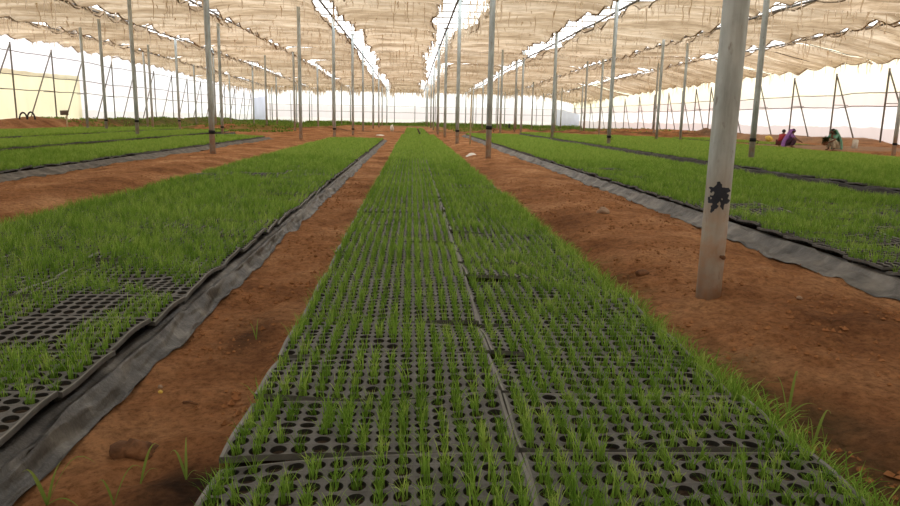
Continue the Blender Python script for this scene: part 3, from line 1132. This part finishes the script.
def net_panel(si, pi, xa, xb, ya, yb, gl, gr, label, seed):
    ny = int((yb - ya) / .27) + 1
    nx = max(10, int((xb - xa) / .32))
    ys = np.linspace(ya, yb, ny)
    u = np.linspace(0, 1, nx)
    U, Y = np.meshgrid(u, ys)
    # torn, wandering side edges
    ea = xa + gl * (1 + .55 * fbm(ys * .33, ys * 0 + seed, seed, 3)) + .10 * fbm(ys * 2.2, ys * 0, seed + 2, 2)
    eb = xb - gr * (1 + .55 * fbm(ys * .33, ys * 0 + seed, seed + 7, 3)) + .10 * fbm(ys * 2.2, ys * 0, seed + 9, 2)
    jag = lambda q: .55 * (vnoise(ys / WIRE * .55, ys * 0 + 2, q) - .5)
    ea, eb = ea + (jag(seed) if gl > .2 else 0), eb + (jag(seed + 1) if gr > .2 else 0)
    ea, eb = np.maximum(ea, xa + .09), np.minimum(eb, xb - .09)
    X = ea[:, None] + (eb - ea)[:, None] * U
    ph = np.abs(np.sin(PI * Y / WIRE))
    amp = .27 + .20 * fbm(Y / WIRE * .9, X * .12, seed + 3, 2)
    Z = roof_z(X, Y) - amp * ph + .16 * fbm(X * .22, Y * 1.7, seed + 4, 3) + .05 * fbm(X * 1.2, Y * 3.0, seed + 5, 2)
    e = np.minimum(U, 1 - U) * (xb - xa)
    Z = Z - .18 * np.exp(-e / .35) * (.4 + vnoise(Y * 1.1, Y * 0, seed + 6))
    Yj = Y + .12 * fbm(X * .9, Y * 0, seed + 8, 2) * (np.minimum(Y - ya, yb - Y) < .3)
    Yj = np.clip(Yj, ya + .03, yb - .03)
    cx, cy = (xa + xb) / 2, (ya + yb) / 2
    V = np.stack([X - cx, Yj - cy, Z - Z_NET], -1)
    t = empty('shade_net', (cx, cy, Z_NET))
    tag(t, label, 'shade net', 'beige shade net panels under the roof')
    obj('net_cloth', mesh_np('net_cloth', V.reshape(-1, 3), grid_faces(nx, ny), M['net_dimmed' if pi < 2 else 'net']), t)
    for sd in (0, -1):
        MB().tube([tuple(p) for p in V[::2, sd]], [.022 + .035 * float(vnoise(q * .5, 3, seed)) for q in range(len(V[::2, sd]))], 6).build('hem', M['hem'], t)
    edge = np.concatenate([V[:, 0], V[:, -1], V[0], V[-1], V[::8, 1:-1].reshape(-1, 3)[::2]])
    dens = 1.0
    if si == 5:                              # torn net trailing into the wide gap
        edge = np.concatenate([edge] + [V[:, 0] + np.array([-q, 0, 0]) * np.minimum(1, (V[:, 0, 0] + cx - xa - .12).clip(0) / .8)[:, None] for q in (.2, .5, .8)] * 2)
    o = obj('fringe', fringe_mesh(edge, seed + 500, (230 if si == 5 else 130) + (110 if pi >= 9 else 0), .62 if pi < 9 else .75, .045 if pi < 9 else .09), t)
    tag(o, kind='stuff')
    return t


NAMES = ['fourth strip towards the yellow sheet', 'third strip towards the yellow sheet', 'second strip towards the yellow sheet', 'first strip towards the yellow sheet', 'strip over the middle bed',
         'strip over the thick pole', 'first strip towards the workers', 'second strip towards the workers', 'third strip towards the workers']
PY = [-8.3, 5, 18.2, 30.5, 42.3, 54.6, 66, 78.4, 90.5, 102.4, 113, 124.3]
rn = random.Random(3)
for si in range(9):
    for pi in range(len(PY) - 1):
        ga = {4: .70, 5: 1.35, 6: .75}.get(si, .55)
        gl = ga * rn.choice((.5, 1, 1.2)) if si else .1
        gb = {3: .70, 4: .75, 5: .60}.get(si, .42)
        gr = gb * rn.choice((.4, .9, 1.3)) if si < 8 else .1
        if si not in (3, 4, 5) and rn.random() < .25:
            gr = .03
        if si not in (4, 5, 6) and rn.random() < .25:
            gl = .03
        jo = rn.uniform(.0, .05) if rn.random() < .8 else rn.uniform(.1, .2)
        net_panel(si, pi, GAPS[si], GAPS[si + 1], PY[pi] + rn.uniform(.0, .05), PY[pi + 1] - jo, gl, gr,
                  f'beige shade net panel, {nth(pi + 1)} along the {NAMES[si]}', 1000 + si * 40 + pi)

GN = ['fourth net gap towards the yellow sheet', 'third net gap towards the yellow sheet', 'second net gap towards the yellow sheet', 'first net gap towards the yellow sheet', 'net gap beside the middle bed',
      'first net gap towards the workers', 'second net gap towards the workers', 'third net gap towards the workers']
for i, x in enumerate(GAPS[1:-1]):
    x = x + (.30 if i == 4 else .0)
    rail(bend((x + (.35 if x > 3 else -.3), Y_F + .3, Z_NET - .25), (x + (.35 if x > 3 else -.3), Y_B, Z_NET - .25), 50, .05, 60 + i), .05, f'dark roof pipe running lengthwise under the {GN[i]}', 'roof pipe', 'lengthwise roof pipes', 'pipe', 'roof_pipe')
k = 0
y = -6.75 - .0
while y < Y_B:
    k += 1
    rail(bend((X_L, y, Z_NET + .0), (X_R, y, Z_NET + .0), 36, .04, 100 + k), .026, f'thin wire across the roof holding up the nets, {nth(k)} from the open end', 'wire', 'roof cross wires', 'wire', 'cross_wire', 5)
    y += WIRE


# ------------------------------------------------------------------ weeds
def weed(name, x, y, specs, label, mat='weed', z=None):
    """specs: list of (azimuth, length, height, width)."""
    zb = gz(x, y) if z is None else z
    t = empty(name, (x, y, zb))
    for bi, (az, ln, h, w) in enumerate(specs):
        V, T = [], []
        n = 9
        dx, dy = math.cos(az), math.sin(az)
        for i in range(n):
            s = i / (n - 1)
            out = ln * s
            zz = h * math.sin(min(1, s * 1.02) * PI * (.5 if ln < h * .7 else .72))
            ww = w * (1 - s ** 3) * (.6 + .4 * math.sin(PI * min(1, s * 1.6 + .1)))
            V += [(dx * out - dy * ww / 2, dy * out + dx * ww / 2, zz + .1 * ww), (dx * out, dy * out, zz - .15 * ww), (dx * out + dy * ww / 2, dy * out - dx * ww / 2, zz + .1 * ww)]
            T += [.45 + .5 * s] * 3
        Fq = []
        for i in range(n - 1):
            b = 3 * i
            Fq += [(b, b + 1, b + 4, b + 3), (b + 1, b + 2, b + 5, b + 4)]
        obj('blade', mesh_np('blade', np.array(V), np.array(Fq), M[mat], tint=T), t)
    return tag(t, label, 'weed', 'broad-leaved grass weeds on the paths')


weed('grass_weed', -1.18, 2.16, [(.2, .16, .16, .014), (2.6, .13, .10, .014), (1.2, .07, .12, .012), (-.6, .20, .06, .012)], 'arching green grass weed on the soil beside the dark film sheet')
weed('grass_weed', -.95, 2.12, [(.5, .10, .12, .013), (2.8, .06, .08, .010)], 'small curved grass weed near the bottom edge between film and wet soil')
weed('grass_weed', -.93, 2.29, [(1.1, .10, .12, .012), (.4, .06, .05, .008)], 'single yellowish grass shoot beside the dark clod on the narrow path')
weed('grass_weed', -.77, 2.28, [(1.5, .02, .15, .010), (2.7, .07, .10, .012), (.3, .04, .03, .008)], 'upright forked grass shoot growing on the dark wet soil patch')
weed('grass_weed', -.88, 3.9, [(1.2, .03, .12, .008), (2.4, .06, .09, .008)], 'thin grass shoot halfway up the narrow path by the tray edge')
weed('grass_weed', 1.66, 2.80, [(2.2, .07, .17, .013), (.9, .16, .18, .012), (.1, .14, .06, .012), (3.3, .05, .05, .01)], 'taller grass weed on the mossy soil beside the middle bed')
weed('grass_weed', 1.60, 2.50, [(.6, .13, .13, .012), (2.0, .03, .11, .008)], 'shorter bent grass weed on the mossy soil, closer than the taller one')


def far_weeds():
    rg = np.random.default_rng(31)
    pts = []
    for _ in range(9000):
        pts.append((rg.uniform(X_L + .5, X_R - .5), 124.4 - 20 * rg.random() ** 1.6))
    for _ in range(4000):
        pts.append((rg.uniform(X_L + 1, -9), rg.uniform(51, 108)))
    for _ in range(1200):
        pts.append((rg.uniform(4, 20), rg.uniform(66, 104)))
    for _ in range(500):
        pts.append((rg.uniform(20, 27), rg.uniform(64, 115)))
    P = np.array(pts)
    keep = (fbm(P[:, 0] * .25, P[:, 1] * .25, 44) > -.22) & ~((P[:, 0] > 24.6) & (P[:, 1] > 116.5)) & ~((P[:, 0] < -24) & (P[:, 1] > 120.5))
    P = P[keep]
    z = ground_z(P[:, 0], P[:, 1])
    back = P[:, 1] > 112
    vg = np.where(back, 3.0 + 4.5 * rg.random(len(P)) * (vnoise(P[:, 0] * .3, P[:, 0] * 0, 46)), 1.0 + 1.0 * rg.random(len(P)))
    nb = 5
    idx = np.repeat(np.arange(len(P)), nb)
    h = .09 * vg[idx] * (.6 + .7 * rg.random(len(idx)))
    V, F, T = blades(P[idx, 0] + rg.normal(0, .12, len(idx)), P[idx, 1] + rg.normal(0, .12, len(idx)), z[idx], h, .05 + .07 * rg.random(len(idx)), .3 + .6 * rg.random(len(idx)), 2, rg)
    tag(obj('weeds', mesh_np('weeds', V, F, M['weed'], tint=T)), 'rough green weeds growing along the foot of the end wall', 'weeds', kind='stuff')


far_weeds()


def edge_grass():
    rg = np.random.default_rng(41)
    n = 3800
    y = 1.3 + 9.5 * rg.random(n) ** 1.3
    x = 1.42 + np.abs(rg.normal(0, .055, n)) - .03 + .05 * fbm(y * 2, y * 0, 47)
    V, F, T = blades(x, y, ground_z(x, y) + .02, (.05 + .10 * rg.random(n)), .005 + .003 * rg.random(n), .3 + .8 * rg.random(n), 3, rg)
    tag(obj('edge_grass', mesh_np('edge_grass', V, F, M['grass'], tint=T)), 'matted fringe of grass along the pole-side edge of the middle bed', 'grass', kind='stuff')


edge_grass()


def crumbs():
    rg = np.random.default_rng(43)
    V, F = [], []
    oct_f = np.array([(0, 2, 4), (2, 1, 4), (1, 3, 4), (3, 0, 4), (2, 0, 5), (1, 2, 5), (3, 1, 5), (0, 3, 5)])
    P = []
    for x0, x1, n in ((-1.25, -.68, 3000), (1.55, 3.5, 7000), (-7.1, -4.3, 1500)):
        yy = (1.6 if x0 > -4 else 7) + (12 if x0 > -4 else 14) * rg.random(n) ** 1.7
        xx = rg.uniform(x0, x1, n)
        k = (fbm(xx * 1.6, yy * 1.6, 48) > -.05) & ~((np.abs(xx + .78) < .34) & (yy < 2.62))
        P.append(np.stack([xx, yy], 1)[k])
    P = np.concatenate(P)
    z = ground_z(P[:, 0], P[:, 1])
    for i, (x, y) in enumerate(P):
        r = .004 + .018 * rg.random() ** 4
        o = np.array([(1, 0, 0), (-1, 0, 0), (0, 1, 0), (0, -1, 0), (0, 0, .8), (0, 0, -.8)]) * r * (.6 + .7 * rg.random((6, 1)))
        a = rg.random() * 6.28
        c, s_ = math.cos(a), math.sin(a)
        o = np.stack([o[:, 0] * c - o[:, 1] * s_, o[:, 0] * s_ + o[:, 1] * c, o[:, 2]], 1)
        V.append(o + np.array([x, y, z[i] + r * .3]))
        F.append(oct_f + 6 * i)
    tag(obj('soil_crumbs', mesh_np('soil_crumbs', np.concatenate(V), np.concatenate(F), M['crumb'], smooth=False)), 'loose red soil crumbs scattered over the bare paths', 'soil crumbs', kind='stuff')


crumbs()

# ------------------------------------------------------------------ small things on the ground
def on(x, y, dz=0):
    return (x, y, gz(x, y) + dz)


def chunk(name, x, y, s, mat, label, cat, seed, dz=None, rot=0, amp=.45):
    o = MB().blob((0, 0, 0), s, seed, amp).build(name, M[mat], None, on(x, y, s[2] * .55 if dz is None else dz), (0, 0, rot))
    return tag(o, label, cat)


chunk('soil_clod', -1.03, 2.52, (.085, .055, .038), 'clod', 'dark broken soil clod on the narrow path above the wet patch', 'soil clod', 3, rot=-.3, amp=.95)
chunk('pebble', -1.17, 3.18, (.013, .010, .010), 'stone', 'tiny pale pebble near the film, upper of two on the narrow path', 'pebble', 4)
chunk('pebble', -1.14, 3.10, (.010, .009, .008), 'yellow', 'tiny yellowish pebble near the film on the narrow path', 'pebble', 5)
chunk('rock', 2.40, 8.60, (.085, .06, .045), 'stone', 'pale lump of rock on the soil mound behind the middle bed edge', 'rock', 6, rot=.6)
chunk('pebble', 2.62, 4.45, (.02, .016, .012), 'stone', 'pale pebble on bare soil in front of the thick pole', 'pebble', 7)
chunk('pebble', 3.35, 8.0, (.03, .025, .018), 'stone', 'small pale pebble beside the grey sheet behind the thick pole', 'pebble', 8)
chunk('soil_clod', 1.86, 5.4, (.05, .04, .03), 'clod', 'small red soil clod on the mound between middle bed and thick pole', 'soil clod', 9)
tw = MB().tube([(-.035, .01, 0), (0, 0, .006), (.035, -.016, .002)], [.006, .007, .004], 7)
tag(tw.build('twig', M['clod'], None, on(-.97, 2.98, .012)), 'short dark twig lying across the narrow soil path', 'twig')


def rag(x, y, w, d, h, label, seed):
    n = 16
    u = np.linspace(-1, 1, n)
    U, Vv = np.meshgrid(u, u)
    ed = 1 + .35 * fbm(U * 1.3, Vv * 1.3, seed)
    X, Y = U * w * ed / 2, Vv * d * ed / 2
    Z = ground_z(x + X, y + Y) + .01 + h * np.clip(1 - U ** 2 - Vv ** 2, 0, 1) * (1 + .8 * fbm(U * 2, Vv * 2, seed + 2))
    o = obj('rag', mesh_np('rag', np.stack([X, Y, Z], -1).reshape(-1, 3), grid_faces(n, n), M['white']), None, (x, y, 0))
    tag(o, label, 'rag')


rag(1.95, 23.2, .30, .55, .07, 'crumpled white rag on the soil between middle bed and pole row', 61)
rag(-2.14, 47.9, .5, .6, .08, 'white scrap of cloth on bare soil past the film-edged bed', 62)
sk = MB()
sk.tube([(0, 0, 0), (.02, 0, .16), (-.01, .01, .36), (.02, 0, .50), (.06, 0, .60)], [.10, .17, .15, .09, .03], 12)
tag(sk.build('white_sack', M['white'], None, on(-1.76, 63.0, -.01)), 'small upright white sack far down the bare soil path', 'sack')

t = empty('sign', on(-22.6, 48.0))
MB().tube([(0, 0, -.1), (.01, 0, 1.02)], .05, 8).build('stake', M['wood'], t)
MB().box((-.10, -.06, 1.10), (.52, .04, .30), Matrix.Rotation(-.06, 3, 'Y'), .01).build('board', M['board'], t)
tag(t, 'small brown sign board on a pale stake before the yellow sheet', 'sign')

hp = []
for i in range(40):
    a = PI * i / 39
    hp.append((-.24 + .24 * math.cos(PI - a), 0, .42 * math.sin(a)))
for i in range(1, 40):
    a = PI * i / 39
    hp.append((.24 + .24 * math.cos(PI - a), .03, .46 * math.sin(a)))
tag(MB().tube(hp, .055, 8).build('hose_coil', M['hose'], None, on(-24.9, 47.6, .02)), 'black hose looped in two arcs on the soil bank below the yellow sheet', 'hose')

tag(MB().box((0, 0, .22), (.30, .16, .50), Matrix.Rotation(.12, 3, 'Y'), .03).build('stone_slab', M['slab'], None, on(22.6, 35.0, -.02), (0, 0, .3)), 'pale upright stone slab on dusty ground near the green-clothed worker', 'stone slab')
chunk('yellow_bag', 22.6, 43.8, (.24, .18, .17), 'yellow', 'crumpled yellow bag lying past the beds near the purple-clothed worker', 'bag', 12, dz=.22)
tag(MB().tube([(0, 0, -.05), (.02, 0, 2.6)], .035, 7).build('stake', M['wood'], None, on(2.62, 31.8)), 'thin yellowish wooden stake beside the film of the broad bed', 'stake')
tag(MB().tube([(0, 0, -.05), (.0, 0, .55), (.04, 0, .62)], [.13, .12, .05], 8).build('short_stump', M['hose'], None, on(12.5, 91)), 'short dark stump standing before the end wall', 'stump')


# ------------------------------------------------------------------ people squatting at work
def settle(px, py):
    x, y = ground_at(px, py)
    for _ in range(12):
        nx, ny = ground_at(px, py, gz(x, y))
        x, y = (x + nx) / 2, (y + ny) / 2
    return x, y


def skin_mesh(name, nodes, edges, mat, parent, root=0, sub=2):
    """Grown from a jointed skeleton: nodes (x, y, z, radius)."""
    me = bpy.data.meshes.new(name)
    me.from_pydata([n[:3] for n in nodes], edges, [])
    o = obj(name, me, parent)
    md = o.modifiers.new('skin', 'SKIN')
    md.use_smooth_shade = True
    sv = me.skin_vertices[0] if me.skin_vertices else None
    if sv is None:
        bm = bmesh.new()
        bm.from_mesh(me)
        bm.verts.layers.skin.verify()
        bm.to_mesh(me)
        bm.free()
        sv = me.skin_vertices[0]
    for i, n in enumerate(nodes):
        r = n[3]
        sv.data[i].radius = r if isinstance(r, tuple) else (r, r)
        sv.data[i].use_root = i == root
    ss = o.modifiers.new('subsurf', 'SUBSURF')
    ss.levels = ss.render_levels = sub
    me.materials.append(mat)
    return o


def squatter(loc, rotz, cloth, legs, wrap, label, hood, scale=.95, lean=.0, wrap_mat=None):
    """Faces local +x."""
    t = empty('person', loc, rotz)
    t.scale = (scale,) * 3
    L = lean
    nd = [(-.16, 0, .26, .13), (-.13, 0, .40, .12), (-.03 + L * .5, 0, .56, .125), (.03 + L, 0, .66, .10), (.07 + L, 0, .735, .048),
          (.10 + L, 0, .80, .075), (.105 + L, 0, .865, .088), (.10 + L, 0, .925, .06), (.19 + L, 0, .84, .018)]
    ed = [(0, 1), (1, 2), (2, 3), (3, 4), (4, 5), (5, 6), (6, 7), (6, 8)]
    hands = []
    for s in (-1, 1):
        b = len(nd)
        nd += [(.03 + L, s * .17, .655, .052), (.19 + L, s * .24, .47, .042), (.40 + L, s * .12, .36, .028), (.455 + L, s * .105, .335, .03)]
        ed += [(3, b), (b, b + 1), (b + 1, b + 2), (b + 2, b + 3)]
        h = b + 3
        hands.append((.455 + L, s * .105, .335))
        for q, (oy, ln) in enumerate(((-.024, .055), (-.008, .07), (.008, .066), (.024, .05))):
            c = len(nd)
            nd += [(.49 + L, s * .105 + oy, .325, .0095), (.49 + L + ln * .6, s * .105 + oy * 1.2, .30, .009), (.49 + L + ln * .75, s * .105 + oy * 1.2, .265, .007)]
            ed += [(h, c), (c, c + 1), (c + 1, c + 2)]
        c = len(nd)
        nd += [(.455 + L, s * (.105 - .045), .325, .011), (.48 + L, s * (.105 - .058), .295, .009)]
        ed += [(h, c), (c, c + 1)]
        g = len(nd)
        nd += [(-.12, s * .10, .25, .098), (.10, s * .17, .40, .082), (.25, s * .19, .50, .066), (.17, s * .17, .28, .052), (.08, s * .15, .085, .038), (.15, s * .16, .04, .036), (.25, s * .18, .03, .028)]
        ed += [(0, g), (g, g + 1), (g + 1, g + 2), (g + 2, g + 3), (g + 3, g + 4), (g + 4, g + 5), (g + 5, g + 6)]
    skin_mesh('body', nd, ed, M['skin'], t)
    # shirt or sari blouse over the trunk and upper arms
    cn = [(-.17, 0, .27, .150), (-.13, 0, .41, .140), (-.03 + L * .5, 0, .565, .145), (.03 + L, 0, .655, .118), (.055 + L, 0, .70, .062)]
    ce = [(0, 1), (1, 2), (2, 3), (3, 4)]
    for s in (-1, 1):
        b = len(cn)
        cn += [(.03 + L, s * .17, .655, .068), (.15 + L * .9, s * .228, .505, .058)]
        ce += [(3, b), (b, b + 1)]
    skin_mesh('blouse', cn, ce, cloth, t)
    # skirt drawn over thighs and shins
    kn = [(-.17, 0, .25, .155)]
    ke = []
    for s in (-1, 1):
        b = len(kn)
        kn += [(-.10, s * .10, .25, .118), (.10, s * .165, .405, .102), (.245, s * .185, .495, .088), (.185, s * .17, .30, .085), (.11, s * .155, .13, .085)]
        ke += [(0, b), (b, b + 1), (b + 1, b + 2), (b + 2, b + 3), (b + 3, b + 4)]
    skin_mesh('skirt', kn, ke, legs, t)
    for s in (-1, 1):
        MB().blob((.178 + L, s * .034, .872), (.010, .013, .009), 1, .02, 2).build('eye', M['eye'], t)
        MB().blob((.105 + L, s * .088, .855), (.020, .010, .030), 2, .05, 2).build('ear', M['skin'], t)
    MB().blob((.168 + L, 0, .800), (.014, .028, .008), 2, .05, 2).build('mouth', M['maroon_cloth'], t)
    hv = MB()
    hv.blob((.075 + L, 0, .885), (.098, .098, .088), 7, .10, 3)
    if not hood:
        hv.blob((-.02 + L, 0, .85), (.05, .055, .05), 8, .1, 2)
    hv.build('hair', M['hair'], t)
    if wrap:
        # cloth drawn over the head and falling down the back to the ground
        rings = [(.155, .86, .04, .10, .10), (.10, .94, .06, .115, .115), (.02, .90, .04, .135, .14), (-.03, .80, 0, .15, .17), (-.07, .68, 0, .17, .235), (-.14, .54, 0, .175, .26), (-.20, .38, 0, .175, .27), (-.22, .20, 0, .17, .28), (-.22, .05, 0, .165, .30)]
        n = 22
        V, Fq = [], []
        rg = np.random.default_rng(int(abs(loc[0]) * 100))
        for ri, (rx, rzz, _b, dp, wd) in enumerate(rings):
            sh = L * (1 if rzz > .6 else max(0, (rzz - .25) / .35))
            for i in range(n):
                a = -PI * .62 + 2 * PI * .62 * i / (n - 1)      # open at the front
                rr = 1 + .07 * math.sin(i * 1.9 + ri * .6) * (ri / 8)
                V.append((rx + sh - math.cos(a) * dp * rr, math.sin(a) * wd * rr, rzz + .03 * math.cos(a) * (ri < 3)))
        for ri in range(len(rings) - 1):
            for i in range(n - 1):
                b = ri * n + i
                Fq.append((b, b + 1, b + 1 + n, b + n))
        o = obj('shawl', mesh_np('shawl', np.array(V), np.array(Fq), wrap_mat), t)
        sd = o.modifiers.new('thick', 'SOLIDIFY')
        sd.thickness = .012
        ss = o.modifiers.new('sub', 'SUBSURF')
        ss.levels = ss.render_levels = 1
    return tag(t, label, 'person')


squatter(on(*settle(780.5, 148.3)), math.radians(35), M['red_cloth'], M['maroon_cloth'], False, 'person in a red top with black hair squatting beside the one in purple', False, .90, .10)
squatter(on(*settle(789.0, 149.6)), math.radians(-38), M['purple_cloth'], M['plum_cloth'], True, 'person squatting with a bright purple shawl drawn over the head', True, .97, .04, M['purple_cloth'])
squatter(on(*settle(832.5, 150.6)), math.radians(196), M['green_cloth'], M['pale_cloth'], True, 'person in a teal green shawl squatting and holding a dark bundle of seedlings', True, 1.02, .02, M['green_cloth'])
gx_, gy_ = settle(832.5, 150.6)
sb = empty('seedling_bundle', (gx_ - .47, gy_ - .14, gz(gx_, gy_) + .36))
rg = np.random.default_rng(3)
V, F, T = blades(rg.normal(0, .05, 160), rg.normal(0, .05, 160), rg.normal(0, .03, 160), .20 + .12 * rg.random(160), .016 + .012 * rg.random(160), .2 + .6 * rg.random(160), 3, rg, rg.random(160) * .25)
obj('foliage', mesh_np('foliage', V, F, M['dark_leaf'], tint=T), sb)
MB().blob((0, 0, -.02), (.11, .11, .10), 5, .4).build('root_ball', M['clod'], sb)
tag(sb, 'dark bundle of seedlings with soil held by the person in green', 'bundle')

# ------------------------------------------------------------------ light
w = bpy.data.worlds.new('overcast_sky')
scene.world = w
w.use_nodes = True
nt = w.node_tree
bg = nt.nodes['Background']
bg.inputs[0].default_value = (1.0, .985, .96, 1)
bg.inputs[1].default_value = 2.5
scene.view_settings.view_transform = 'Standard'
scene.view_settings.look = 'None'
scene.view_settings.exposure = 0
scene.cycles.use_denoising = True
scene.cycles.max_bounces = 8
scene.cycles.diffuse_bounces = 4
scene.cycles.transparent_max_bounces = 8
